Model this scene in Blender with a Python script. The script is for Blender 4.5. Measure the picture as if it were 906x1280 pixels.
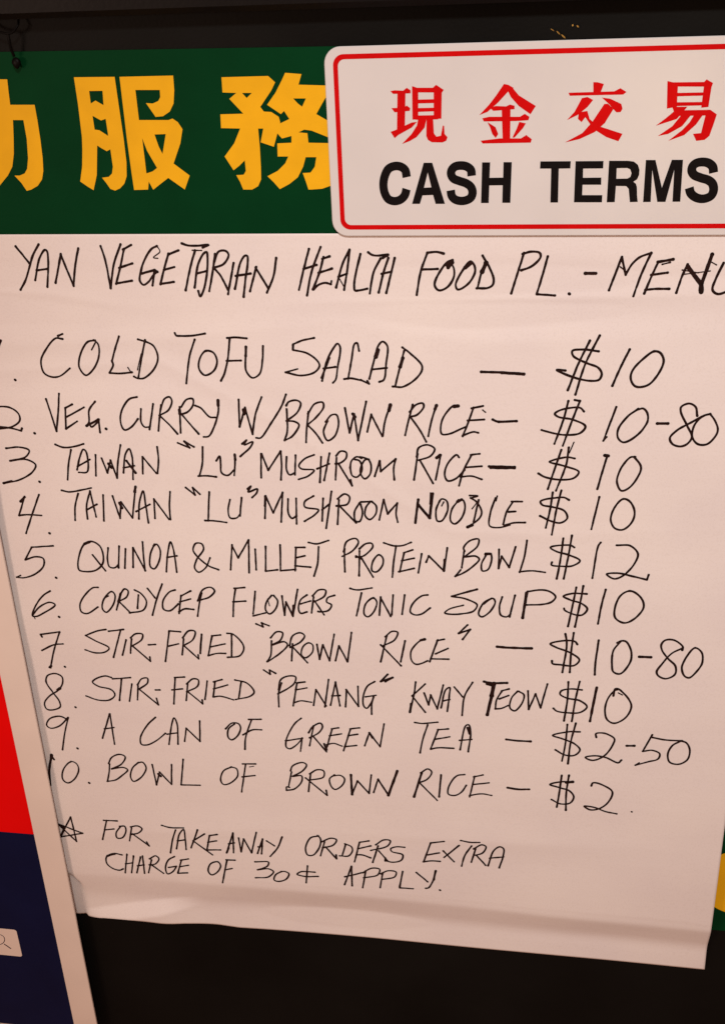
import bpy, bmesh, math, random
from mathutils import Vector, Matrix, noise
from mathutils.geometry import tessellate_polygon

for o in list(bpy.data.objects):
    bpy.data.objects.remove(o)
SC = bpy.context.scene
COL = SC.collection
random.seed(7)

# ------------------------------------------------------------------ camera
# the photograph's vanishing points give the lens and the tilt of the phone
W0, H0, F = 906.0, 1280.0, 1467.0
CX, CY = 453.0, 640.0
AX = Vector((9253.0, 321.0, -F)).normalized()          # world +X seen from the camera (x right, y down, z forward)
AZ = -Vector((130.0, 2960.0, F)).normalized()          # world +Z
AZ = (AZ - AX * AZ.dot(AX)).normalized()
AY = AZ.cross(AX)                                      # world +Y, into the board
DEPTH = 0.73
HEIGHT = 1.32                                          # height of the board point in the middle of the picture
def to_world(v):
    return Vector((AX.dot(v), AY.dot(v), AZ.dot(v)))
mid = to_world(Vector((0, 0, DEPTH)))
CAM = Vector((-mid.x, -mid.y, HEIGHT - mid.z))
right, down, fwd = to_world(Vector((1, 0, 0))), to_world(Vector((0, 1, 0))), to_world(Vector((0, 0, 1)))
cam_data = bpy.data.cameras.new('camera')
cam = bpy.data.objects.new('camera', cam_data)
COL.objects.link(cam)
m = Matrix((( right.x, -down.x, -fwd.x, CAM.x),
            ( right.y, -down.y, -fwd.y, CAM.y),
            ( right.z, -down.z, -fwd.z, CAM.z),
            (0, 0, 0, 1)))
cam.matrix_world = m
cam_data.sensor_fit = 'VERTICAL'
cam_data.sensor_height = 24.0
cam_data.sensor_width = 36.0
cam_data.lens = F / H0 * 24.0
cam_data.clip_start = 0.01
cam_data.clip_end = 100
SC.camera = cam

# ------------------------------------------------------------------ light
world = bpy.data.worlds.new('World')
SC.world = world
world.use_nodes = True
bg = world.node_tree.nodes['Background']
bg.inputs['Color'].default_value = (1.0, 0.46, 0.29, 1)
bg.inputs['Strength'].default_value = 0.30

def area(name, loc, target, size, power, col, sy=None):
    l = bpy.data.lights.new(name, 'AREA')
    l.energy = power; l.color = col; l.size = size
    if sy: l.shape = 'RECTANGLE'; l.size_y = sy
    o = bpy.data.objects.new(name, l); COL.objects.link(o)
    o.location = loc
    o.rotation_euler = (Vector(target) - Vector(loc)).to_track_quat('-Z', 'Y').to_euler()
    return o
def spot(name, loc, target, power, col, angle, blend, radius):
    l = bpy.data.lights.new(name, 'SPOT')
    l.energy = power; l.color = col; l.spot_size = math.radians(angle); l.spot_blend = blend; l.shadow_soft_size = radius
    o = bpy.data.objects.new(name, l); COL.objects.link(o)
    o.location = loc
    o.rotation_euler = (Vector(target) - Vector(loc)).to_track_quat('-Z', 'Y').to_euler()
    return o
spot('ceiling_spotlight', (0.25, -1.25, 2.45), (0.085, 0, 1.325), 78, (1.0, 0.945, 0.90), 36, 1.0, 0.09)
area('wall_lamp', (-0.95, -1.3, 1.6), (0, 0, 1.25), 0.35, 7.5, (1.0, 0.70, 0.55))
SC.view_settings.view_transform = 'Standard'
SC.view_settings.look = 'None'
SC.view_settings.gamma = 1
SC.view_settings.exposure = 0
SC.render.engine = 'CYCLES'

# ------------------------------------------------------------------ helpers
def at(px, py, out=0.0):
    """point of the plane that stands `out` metres in front of the board, met by the sight line of a picture point"""
    d = to_world(Vector(((px - CX) / F, (py - CY) / F, 1.0)))
    t = (-out - CAM.y) / d.y
    return CAM + d * t

def tag(o, label=None, cat=None, group=None, kind=None):
    if label: o['label'] = label
    if cat: o['category'] = cat
    if group: o['group'] = group
    if kind: o['kind'] = kind
    return o

def link_mesh(name, verts, faces, mat, parent=None, smooth=False):
    me = bpy.data.meshes.new(name)
    me.from_pydata([tuple(v) for v in verts], [], faces)
    me.materials.append(mat)
    if smooth:
        me.polygons.foreach_set('use_smooth', [True] * len(me.polygons))
    me.update()
    o = bpy.data.objects.new(name, me)
    COL.objects.link(o)
    if parent: 
        o.parent = parent
        o.matrix_parent_inverse = parent.matrix_world.inverted()
    return o

def empty(name, loc):
    o = bpy.data.objects.new(name, None)
    o.empty_display_size = 0.02
    COL.objects.link(o); o.location = loc
    o.matrix_world = Matrix.Translation(loc)
    return o

def mat_basic(name, col, rough=0.5, spec=0.5, var=0.06, scale=40.0, bump=0.0, bscale=300.0, coat=0.0, rvar=0.0):
    mt = bpy.data.materials.new(name); mt.use_nodes = True
    nt = mt.node_tree; b = nt.nodes['Principled BSDF']
    b.inputs['Roughness'].default_value = rough
    b.inputs['Specular IOR Level'].default_value = spec
    b.inputs['Coat Weight'].default_value = coat
    b.inputs['Coat Roughness'].default_value = 0.15
    tc = nt.nodes.new('ShaderNodeTexCoord')
    n = nt.nodes.new('ShaderNodeTexNoise'); n.inputs['Scale'].default_value = scale; n.inputs['Detail'].default_value = 5
    nt.links.new(tc.outputs['Object'], n.inputs['Vector'])
    r = nt.nodes.new('ShaderNodeValToRGB')
    lo = [max(0, c * (1 - var)) for c in col]; hi = [min(1, c * (1 + var)) for c in col]
    r.color_ramp.elements[0].position = 0.3; r.color_ramp.elements[1].position = 0.7
    r.color_ramp.elements[0].color = (*lo, 1); r.color_ramp.elements[1].color = (*hi, 1)
    nt.links.new(n.outputs['Fac'], r.inputs['Fac'])
    nt.links.new(r.outputs['Color'], b.inputs['Base Color'])
    if rvar:
        mr = nt.nodes.new('ShaderNodeMapRange')
        mr.inputs['To Min'].default_value = rough - rvar; mr.inputs['To Max'].default_value = rough + rvar
        n3 = nt.nodes.new('ShaderNodeTexNoise'); n3.inputs['Scale'].default_value = scale * 0.3; n3.inputs['Detail'].default_value = 6
        nt.links.new(tc.outputs['Object'], n3.inputs['Vector'])
        nt.links.new(n3.outputs['Fac'], mr.inputs['Value']); nt.links.new(mr.outputs['Result'], b.inputs['Roughness'])
    if bump:
        n2 = nt.nodes.new('ShaderNodeTexNoise'); n2.inputs['Scale'].default_value = bscale; n2.inputs['Detail'].default_value = 4
        nt.links.new(tc.outputs['Object'], n2.inputs['Vector'])
        bp = nt.nodes.new('ShaderNodeBump'); bp.inputs['Strength'].default_value = bump; bp.inputs['Distance'].default_value = 0.0005
        nt.links.new(n2.outputs['Fac'], bp.inputs['Height']); nt.links.new(bp.outputs['Normal'], b.inputs['Normal'])
    return mt

M_BOARD = mat_basic('black_board', (0.0046, 0.0046, 0.0042), 0.55, 0.07, 0.35, 9.0, 0.25, 500, rvar=0.08)
M_RAIL = mat_basic('black_rail', (0.0035, 0.003, 0.003), 0.45, 0.10, 0.3, 14.0, 0.2, 400)
M_GREEN = mat_basic('green_vinyl', (0.0012, 0.038, 0.0115), 0.5, 0.03, 0.10, 25.0, 0.15, 700)
M_YELLOW = mat_basic('yellow_vinyl', (0.80, 0.44, 0.010), 0.5, 0.10, 0.05, 60.0, 0.1, 700)
M_PLATE = mat_basic('white_plastic', (0.65, 0.655, 0.665), 0.24, 0.5, 0.03, 20.0, 0.05, 250)
M_REDP = mat_basic('red_print', (0.56, 0.003, 0.004), 0.38, 0.06, 0.05, 90.0)
M_BLACKP = mat_basic('black_print', (0.005, 0.004, 0.005), 0.4, 0.10, 0.2, 90.0)
M_POSTW = mat_basic('poster_white', (0.76, 0.69, 0.64), 0.55, 0.2, 0.03, 25.0, 0.12, 600)
M_POSTR = mat_basic('poster_red', (0.80, 0.003, 0.003), 0.5, 0.04, 0.04, 25.0, 0.1, 600)
M_POSTN = mat_basic('poster_navy', (0.0036, 0.0066, 0.042), 0.5, 0.08, 0.12, 25.0, 0.1, 600)
M_ICON = mat_basic('icon_print', (0.03, 0.01, 0.03), 0.5, 0.3, 0.1, 90.0)
M_INK = mat_basic('marker_ink', (0.016, 0.006, 0.005), 0.6, 0.10, 0.5, 260.0)
M_TIE = mat_basic('black_nylon', (0.003, 0.0026, 0.0026), 0.45, 0.08, 0.2, 200.0)
M_GLINT = mat_basic('gold_glint', (0.85, 0.55, 0.14), 0.3, 0.6, 0.2, 900.0)  # gold colour standing in for lamp reflections on the black board
M_GLINT.node_tree.nodes['Principled BSDF'].inputs['Metallic'].default_value = 0.15

def paper_material():
    mt = bpy.data.materials.new('flipchart_paper'); mt.use_nodes = True
    nt = mt.node_tree; b = nt.nodes['Principled BSDF']
    b.inputs['Roughness'].default_value = 0.62
    b.inputs['Specular IOR Level'].default_value = 0.25
    tc = nt.nodes.new('ShaderNodeTexCoord')
    def nz(scale, det=4, mapping=None):
        n = nt.nodes.new('ShaderNodeTexNoise'); n.inputs['Scale'].default_value = scale; n.inputs['Detail'].default_value = det
        if mapping:
            mp = nt.nodes.new('ShaderNodeMapping'); mp.inputs['Scale'].default_value = mapping
            nt.links.new(tc.outputs['Object'], mp.inputs['Vector']); nt.links.new(mp.outputs['Vector'], n.inputs['Vector'])
        else:
            nt.links.new(tc.outputs['Object'], n.inputs['Vector'])
        return n
    a = nz(14, 5)
    r = nt.nodes.new('ShaderNodeValToRGB')
    r.color_ramp.elements[0].position = 0.3; r.color_ramp.elements[1].position = 0.72
    r.color_ramp.elements[0].color = (0.735, 0.705, 0.715, 1); r.color_ramp.elements[1].color = (0.78, 0.755, 0.745, 1)
    nt.links.new(a.outputs['Fac'], r.inputs['Fac'])
    # fibres: fine speckle of the pulp
    f = nz(900, 3)
    r2 = nt.nodes.new('ShaderNodeValToRGB')
    r2.color_ramp.elements[0].position = 0.32; r2.color_ramp.elements[1].position = 0.5
    r2.color_ramp.elements[0].color = (0.955, 0.95, 0.945, 1); r2.color_ramp.elements[1].color = (1, 1, 1, 1)
    nt.links.new(f.outputs['Fac'], r2.inputs['Fac'])
    mx = nt.nodes.new('ShaderNodeMix'); mx.data_type = 'RGBA'; mx.blend_type = 'MULTIPLY'; mx.inputs['Factor'].default_value = 1
    nt.links.new(r.outputs['Color'], mx.inputs['A']); nt.links.new(r2.outputs['Color'], mx.inputs['B'])
    nt.links.new(mx.outputs['Result'], b.inputs['Base Color'])
    g = nz(420, 5); g2 = nz(30, 3, (0.5, 1, 3.0))
    ad = nt.nodes.new('ShaderNodeMath'); ad.operation = 'MULTIPLY_ADD'; ad.inputs[1].default_value = 3.0
    nt.links.new(g2.outputs['Fac'], ad.inputs[0]); nt.links.new(g.outputs['Fac'], ad.inputs[2])
    bp = nt.nodes.new('ShaderNodeBump'); bp.inputs['Strength'].default_value = 0.09; bp.inputs['Distance'].default_value = 0.0006
    nt.links.new(ad.outputs['Value'], bp.inputs['Height']); nt.links.new(bp.outputs['Normal'], b.inputs['Normal'])
    return mt
M_PAPER = paper_material()

# slab with an outline in the board's plane, front at `out`, back at `out - thick`; bevelled front edge
def slab(name, pts, out, thick, mat, parent=None, bevel=0.0):
    n = len(pts)
    verts = []; faces = []
    c = Vector((sum(p[0] for p in pts) / n, sum(p[1] for p in pts) / n))
    rings = [(-(out - thick), 0.0), (-(out - bevel), 0.0), (-out, bevel)] if bevel else [(-(out - thick), 0.0), (-out, 0.0)]
    for y, ins in rings:
        for i, p in enumerate(pts):
            q = Vector(p)
            if ins:
                a = Vector(pts[i - 1]); b = Vector(pts[(i + 1) % n])
                t = (b - a).normalized(); nrm = Vector((-t.y, t.x))
                if nrm.dot(c - q) < 0: nrm = -nrm
                q = q + nrm * ins
            verts.append((q.x, y, q.y))
    for k in range(len(rings) - 1):
        for i in range(n):
            j = (i + 1) % n
            faces.append((k * n + i, k * n + j, (k + 1) * n + j, (k + 1) * n + i))
    last = (len(rings) - 1) * n
    faces.append(tuple(last + i for i in range(n)))
    faces.append(tuple(reversed(range(n))))
    o = link_mesh(name, verts, faces, mat, parent)
    bm = bmesh.new(); bm.from_mesh(o.data); bmesh.ops.recalc_face_normals(bm, faces=bm.faces[:]); bm.to_mesh(o.data); bm.free()
    return o

def rrect(x0, z0, x1, z1, r, n=8):
    pts = []
    for cx, cz, a0 in ((x1 - r, z1 - r, 0), (x0 + r, z1 - r, 90), (x0 + r, z0 + r, 180), (x1 - r, z0 + r, 270)):
        for k in range(n + 1):
            a = math.radians(a0 + 90 * k / n)
            pts.append((cx + r * math.cos(a), cz + r * math.sin(a)))
    return pts

def ring(name, outer, inner, out, mat, parent):
    n = len(outer)
    verts = [(p[0], -out, p[1]) for p in outer] + [(p[0], -out, p[1]) for p in inner]
    faces = [(i, n + i, n + (i + 1) % n, (i + 1) % n) for i in range(n)]
    return link_mesh(name, verts, faces, mat, parent)

def parse(s):
    return [[float(v) for v in t.split(',')] for t in s.split()]

def catmull(pts, step):
    """smooth curve through the points, sampled every `step`"""
    if len(pts) < 3:
        dense = []
        a, b = Vector(pts[0]), Vector(pts[-1])
        k = max(2, int((b - a).length / step))
        return [a.lerp(b, i / k) for i in range(k + 1)]
    P = [Vector(p) for p in pts]
    closed = (P[0] - P[-1]).length < 0.5
    if closed:
        P = [P[-2]] + P + [P[1]]
    else:
        P = [P[0] * 2 - P[1]] + P + [P[-1] * 2 - P[-2]]
    res = []
    for i in range(1, len(P) - 2):
        p0, p1, p2, p3 = P[i - 1], P[i], P[i + 1], P[i + 2]
        # centripetal parametrisation keeps tight hand-drawn turns free of loops
        t0 = 0; t1 = t0 + max((p1 - p0).length, 1e-3) ** 0.5; t2 = t1 + max((p2 - p1).length, 1e-3) ** 0.5; t3 = t2 + max((p3 - p2).length, 1e-3) ** 0.5
        k = max(2, int((p2 - p1).length / step))
        for j in range(k):
            t = t1 + (t2 - t1) * j / k
            A1 = p0 * ((t1 - t) / (t1 - t0)) + p1 * ((t - t0) / (t1 - t0))
            A2 = p1 * ((t2 - t) / (t2 - t1)) + p2 * ((t - t1) / (t2 - t1))
            A3 = p2 * ((t3 - t) / (t3 - t2)) + p3 * ((t - t2) / (t3 - t2))
            B1 = A1 * ((t2 - t) / (t2 - t0)) + A2 * ((t - t0) / (t2 - t0))
            B2 = A2 * ((t3 - t) / (t3 - t1)) + A3 * ((t - t1) / (t3 - t1))
            res.append(B1 * ((t2 - t) / (t2 - t1)) + B2 * ((t - t1) / (t2 - t1)))
    res.append(P[-2])
    return res

def ribbon(verts, faces, line, widths, cap=True, n_cap=5):
    """flat stroke along world points; lies in the board's plane direction, keeps each point's own y"""
    n = len(line)
    base = len(verts)
    for i in range(n):
        a = line[max(0, i - 1)]; b = line[min(n - 1, i + 1)]
        t = Vector((b.x - a.x, b.z - a.z))
        if t.length < 1e-9: t = Vector((1, 0))
        t.normalize(); w = widths[i] / 2
        nx, nz_ = -t.y * w, t.x * w
        verts.append((line[i].x + nx, line[i].y, line[i].z + nz_))
        verts.append((line[i].x - nx, line[i].y, line[i].z - nz_))
        if i: faces.append((base + 2 * i - 2, base + 2 * i - 1, base + 2 * i + 1, base + 2 * i))
    if cap:
        for e in (0, n - 1):
            p = line[e]; q = line[1] if e == 0 else line[n - 2]
            t = Vector((p.x - q.x, p.z - q.z))
            if t.length < 1e-9: t = Vector((1, 0))
            t.normalize(); w = widths[e] / 2
            b0 = len(verts); verts.append(tuple(p))
            for k in range(n_cap + 1):
                a = -math.pi / 2 + math.pi * k / n_cap
                dx = t.x * math.cos(a) - t.y * math.sin(a); dz = t.y * math.cos(a) + t.x * math.sin(a)
                verts.append((p.x + dx * w, p.y, p.z + dz * w))
            for k in range(n_cap): faces.append((b0, b0 + 1 + k, b0 + 2 + k))

def fill(verts, faces, loops):
    flat = [p for l in loops for p in l]
    b0 = len(verts); verts.extend([tuple(p) for p in flat])
    for t in tessellate_polygon([[Vector((p.x, p.z, 0)) for p in l] for l in loops]):
        faces.append(tuple(b0 + i for i in t))

def face_front(o):
    bm = bmesh.new(); bm.from_mesh(o.data)
    for f in bm.faces:
        f.normal_update()
        if f.normal.y > 0: f.normal_flip()
    bm.to_mesh(o.data); bm.free()

# small warm light of the shop, mirrored faintly in the white plate
_p = at(835, 135, 0.004); _d = (_p - CAM).normalized(); _r = Vector((_d.x, -_d.y, _d.z))
area('shop_lamp', _p + _r * 1.7, _p, 0.16, 0.75, (1.0, 0.72, 0.30), 0.10)

# ------------------------------------------------------------------ the black board behind everything
wall = slab('wall', [(-0.75, 0.80), (0.75, 0.80), (0.75, 1.80), (-0.75, 1.80)], 0.0, 0.02, M_BOARD)
tag(wall, 'matt black display board behind the signs', kind='structure')
zt = at(450, 8).z
rail = slab('top_rail', [(-0.75, zt), (0.75, zt), (0.75, zt + 0.05), (-0.75, zt + 0.05)], 0.0135, 0.0125, M_RAIL, None, 0.003)
tag(rail, 'black rail along the top of the display board', kind='structure')

# ------------------------------------------------------------------ green banner
OB = 0.0012
zb_top = 0.5 * (at(0, 65.5, OB).z + at(400, 57, OB).z)
zb_bot = at(898, 1163, OB).z
banner = empty('banner', Vector((0.02, 0, zb_bot)))
tag(banner, 'dark green banner with big yellow Chinese characters behind the paper menu', 'banner')
bl, br = at(0, 65.0, OB), at(400, 58.2, OB)
sl = (br.z - bl.z) / (br.x - bl.x)
slab('backing', [(-0.42, zb_bot), (0.42, zb_bot), (0.42, bl.z + sl * (0.42 - bl.x)), (-0.42, bl.z + sl * (-0.42 - bl.x))], OB, 0.001, M_GREEN, banner)

def solid_char(name, label, ox, oy, s, polys, out, mat, parent, step=1e-5):
    """polys: list of (outline, [holes]) in picture points of a crop"""
    verts, faces = [], []
    for k, (outl, holes) in enumerate(polys):
        o_ = out + k * step
        loops = [[at(ox + x / s, oy + y / s, o_) for x, y in parse(l)] for l in [outl] + holes]
        fill(verts, faces, loops)
    o = link_mesh(name, verts, faces, mat, parent)
    face_front(o)
    if label: o['label'] = label
    return o

S240 = 906 / 240.0; S226 = 906 / 226.0
YC = OB + 0.00025
solid_char('character', 'yellow character cut off at the left edge', 0, 60, S240, [
 ("-30,147 36,148 42,205 50,268 165,268 178,340 192,430 203,520 206,580 200,620 180,650 150,668 128,674 102,636 70,602 95,602 118,592 130,570 134,520 128,430 112,340 63,340 66,420 67,500 60,560 40,600 0,650 -55,692 -110,636 -60,596 -28,550 -16,500 -15,340 -90,340 -95,268 -20,268", [])], YC, M_YELLOW, banner)
solid_char('character', 'yellow character 服', 0, 60, S240, [
 ("350,138 542,136 560,260 585,430 598,540 599,605 588,640 568,662 545,673 522,665 505,640 483,612 515,608 530,592 534,560 522,478 505,487 482,474 460,460 458,600 443,671 412,652 380,630 389,560 390,480 388,420 370,270",
  ["422,203 485,202 490,270 452,248 430,262", "438,320 478,342 500,334 512,415 470,388 448,385"]),
 ("565,136 818,130 823,200 820,262 802,300 770,322 735,325 712,292 690,260 722,262 748,250 757,232 755,198 640,198 657,340 795,340 815,333 840,350 862,383 852,450 820,545 896,602 873,668 795,613 760,640 724,669 703,630 700,668 634,670 622,590 600,430",
  ["672,425 695,485 742,566 722,582 692,592", "730,408 783,406 768,500 750,465"])], YC, M_YELLOW, banner)
solid_char('character', 'yellow character 務', 220, 60, S240, [
 ("215,138 435,132 468,162 450,200 398,278 415,300 450,302 485,325 492,350 482,390 462,466 400,445 412,380 388,380 396,470 401,560 402,620 388,652 360,668 318,668 303,632 285,600 320,598 330,580 325,530 300,555 272,577 250,543 230,512 275,450 303,380 213,378 210,313 318,310 285,275 252,240 285,212 220,210",
  ["312,212 358,212 334,236"]),
 ("515,117 592,123 578,173 745,178 760,215 705,235 685,270 662,312 720,345 790,380 760,440 710,418 640,390 605,385 578,398 620,402 625,447 780,450 778,560 765,620 735,648 690,664 640,668 625,668 612,628 598,590 635,588 655,560 662,515 612,515 600,560 575,610 535,642 490,666 462,634 432,605 480,580 515,545 530,512 480,512 478,450 545,447 545,415 500,427 478,402 487,358 535,335 510,297 495,312 430,268 470,210 500,150",
  ["553,238 613,238 595,277 575,262"])], YC, M_YELLOW, banner)
# round yellow mark low on the right of the banner, half behind the sheet
c0 = at(928, 1104, YC); rr = (at(928, 1104 - 41, YC) - c0).length
vs, fs = [], []
fill(vs, fs, [[Vector((c0.x + rr * math.cos(a * math.tau / 64), -YC, c0.z + rr * math.sin(a * math.tau / 64))) for a in range(64)]])
face_front(tag(link_mesh('round_mark', vs, fs, M_YELLOW, banner), 'round yellow mark at the lower right'))

# ------------------------------------------------------------------ the paper sheet
def px_line(pts):
    w = [at(x, y, 0.0065) for x, y in pts]
    return [(p.x, p.z) for p in w]
def interp(line, x):
    if x <= line[0][0]: 
        a, b = line[0], line[1]
    elif x >= line[-1][0]:
        a, b = line[-2], line[-1]
    else:
        for a, b in zip(line, line[1:]):
            if a[0] <= x <= b[0]: break
    return a[1] + (b[1] - a[1]) * (x - a[0]) / (b[0] - a[0])
def sstep(t):
    t = max(0.0, min(1.0, t)); return t * t * (3 - 2 * t)
CREASE = px_line([(60, 1090), (86, 1091), (166, 1095), (300, 1104), (460, 1118), (712, 1144), (888, 1160)])
BOT = px_line([(60, 1139), (100, 1142), (160, 1150), (230, 1155), (440, 1170), (660, 1190), (880, 1212)])
CR1 = px_line([(-60, 366), (60, 370), (140, 384), (240, 388), (420, 380), (906, 372)])
CR2 = px_line([(-60, 436), (160, 430), (420, 405), (600, 432), (906, 420)])
CR4 = px_line([(-60, 470), (200, 455), (330, 520), (560, 664), (700, 670), (906, 663)])
CR5 = px_line([(-60, 325), (160, 345), (300, 352), (470, 338), (906, 350)])
CR3 = px_line([(20, 1062), (150, 1040), (330, 1033), (520, 1044), (906, 1062)])
PL = at(40, 1142).x; TOPZ = at(300, 292.3, 0.0025).z
ZT = at(300, 291.5, 0.0025).z
def gauss(d, s): return math.exp(-(d / s) ** 2)
PATCH = [at(112, 1144), at(150, 1131), at(200, 1133), at(236, 1124), at(228, 1136), at(180, 1150)]
PA, PB = at(112, 1143, 0.006), at(240, 1121, 0.006)
pu = Vector((PB.x - PA.x, PB.z - PA.z)); PLEN = pu.length; pu.normalize(); pv = Vector((pu.y, -pu.x))   # pv points down
def height(x, z):
    """distance of the sheet in front of the board"""
    h = 0.0024 + (0.0050 + 0.0026 * sstep((x - XPOST - 0.02) / 0.10)) * sstep((ZT - z) / 0.30)
    n1 = noise.noise(Vector((x * 3.1, z * 7.0, 1.7)))
    n2 = noise.noise(Vector((x * 9.0, z * 15.0, 5.1)))
    n3 = noise.noise(Vector((x * 5.0 + z * 6, z * 30.0, 9.4)))
    f = sstep((ZT - z) / 0.06)
    h += f * (0.0017 * n1 + 0.00070 * n2 + 0.00028 * n3)
    # soft horizontal creases left by the rolled pad
    for ln, amp, s in ((CR1, 0.0013, 0.006), (CR2, 0.0006, 0.009), (CR3, 0.0007, 0.012), (CR4, 0.0006, 0.006), (CR5, -0.0004, 0.005)):
        d = z - interp(ln, x)
        k = max(0.0, 0.45 + 0.9 * noise.noise(Vector((x * 6, 3.3, amp * 7e3))))
        h += amp * k * (math.sqrt(d * d + s * s * 0.02) * -1 / s) * gauss(d, s * 2.2)
    # the lower hem bends back below the crease and curls out again at the bottom
    s = interp(CREASE, x) - z
    L = max(0.012, interp(CREASE, x) - interp(BOT, x))
    if s > -0.006:
        e = 0.0026
        soft = 0.5 * (s + math.sqrt(s * s + e * e))
        q = soft / L
        xm = XPOST + 0.20
        k = 0.52 + 0.42 * sstep((x - XPOST - 0.03) / 0.14) + 0.15 * noise.noise(Vector((x * 9, 0.3, 8.8)))
        s0 = s
        t = max(0.0, (q - 0.36) / 0.40)
        S = t ** 3 - 0.5 * t ** 4 if t < 1 else t - 0.5
        h += k * L * (-0.38 * q + 0.185 * S)
    # lifted fold near the left corner of the hem
    r = Vector((x - PA.x, z - PA.z)); u = r.dot(pu) / PLEN; v = r.dot(pv)
    if -0.2 < u < 1.15 and v > -0.01:
        wu = sstep((u + 0.12) / 0.25) * sstep((1.12 - u) / 0.5)
        vv = v + 0.0035 * (1 - u)
        if vv > 0: h += wu * 0.74 * min(vv, 0.010)
    # left border rolls gently back under the poster
    d = x - interp_x_left(z)
    if d < 0.012: h -= 0.0012 * sstep((0.012 - d) / 0.02)
    wl_ = 0.0075 * sstep((s + 0.004) / 0.020)
    if s > -0.004 and d < wl_: h -= 0.0045 * sstep((s + 0.004) / 0.016) * sstep((wl_ - d) / 0.0065)
    return max(h, OB + 0.0008)
LEFT = [(at(60, 960).z, at(60, 960).x), (at(92, 1120).z, at(92, 1120).x)]
XPOST = 0.5 * (at(28, 800, 0.0118).x + at(96, 1150, 0.0118).x)
def interp_x_left(z): return XPOST

def on_sheet(px, py, lift=0.0):
    o_ = 0.005
    for _ in range(4):
        p = at(px, py, o_)
        o_ = height(p.x, p.z)
    p = at(px, py, o_ + lift)
    return p

def edge_on_sheet(px, py):
    p = on_sheet(px, py); return (p.x, p.z)
BOTE = [edge_on_sheet(x, y) for x, y in ((60, 1139), (100, 1142), (130, 1146), (160, 1150), (185, 1152.5), (230, 1154.5), (300, 1159.5), (440, 1170), (660, 1191), (880, 1212))]
RE = [edge_on_sheet(x, y) for x, y in ((880, 1212), (888.5, 1161), (905, 1035))]
XR = sum(p[0] for p in RE) / 3
RIGHT = sorted([(p[1], p[0]) for p in RE])
XL = XPOST - 0.03
sheet = empty('menu_sheet', Vector(((XL + XR) / 2, -0.003, BOTE[5][1])))
tag(sheet, 'large white paper sheet with a handwritten menu in black marker', 'paper menu')
NX, NZ = 330, 420
verts, faces = [], []
for j in range(NZ + 1):
    v = j / NZ
    for i in range(NX + 1):
        u = i / NX
        x0 = XL + (XR - XL) * u
        zb = interp(BOTE, x0)
        z = TOPZ + (zb - TOPZ) * v
        xr = interp(RIGHT, z) if z < RIGHT[-1][0] else RIGHT[-1][1]
        xr = XR + (xr - XR) 
        x = XL + (xr - XL) * u
        verts.append((x, -height(x, z), z))
for j in range(NZ):
    for i in range(NX):
        a = j * (NX + 1) + i
        faces.append((a, a + NX + 1, a + NX + 2, a + 1))
paper = link_mesh('paper', verts, faces, M_PAPER, sheet, smooth=True)
sol = paper.modifiers.new('thickness', 'SOLIDIFY'); sol.thickness = 0.00015; sol.offset = -1

# ------------------------------------------------------------------ handwriting (each stroke is a pen line lying on the sheet)
PEN = 0.00138
stroke_no = [0]
def write(name, label, chunks, pen=1.0):
    verts, faces = [], []
    for ox, oy, data in chunks:
        for st in data.split(';'):
            st = st.strip()
            if not st: continue
            w = pen; lin = False
            while st[0] in '!w*':
                if st[0] == '!': lin = True; st = st[1:].strip()
                elif st[0] == 'w':
                    a, st = st.split(None, 1); w = pen * float(a[1:])
            pts = parse(st)
            pts = [(ox + x / S226, oy + y / S226) for x, y in pts]
            segs = [pts[k:k + 2] for k in range(len(pts) - 1)] if (lin and len(pts) > 1) else [pts]
            for sg in segs:
                stroke_no[0] += 1
                if len(sg) == 1:
                    x, y = sg[0]; sg = [(x - .25, y - .2), (x + .25, y + .2)]
                line = catmull(sg, 0.8)
                n = len(line)
                lift0 = 0.00010 + 0.000012 * (stroke_no[0] % 9)
                ph = random.random() * 50
                P, Wd = [], []
                for i, q in enumerate(line):
                    jx = 0.16 * noise.noise(Vector((ph, i * 0.10, 0))); jy = 0.16 * noise.noise(Vector((0, i * 0.10, ph)))
                    P.append(on_sheet(q[0] + jx, q[1] + jy, lift0 + 0.00008 * i / n))
                    e = min(i, n - 1 - i) / 3.0
                    k = 0.90 + 0.20 * noise.noise(Vector((ph, i * 0.13, 3.1))) + 0.16 * max(0, 1 - e)
                    if i > n * 0.8 and ph > 30: k *= 0.88
                    Wd.append(PEN * w * k)
                ribbon(verts, faces, P, Wd)
    o = link_mesh(name, verts, faces, M_INK, sheet)
    face_front(o)
    o['label'] = label
    return o

A1, A2, A3, A4 = (0, 290), (226, 290), (452, 290), (680, 290)
def C_(xy, s): return (xy[0], xy[1], s)
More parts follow.
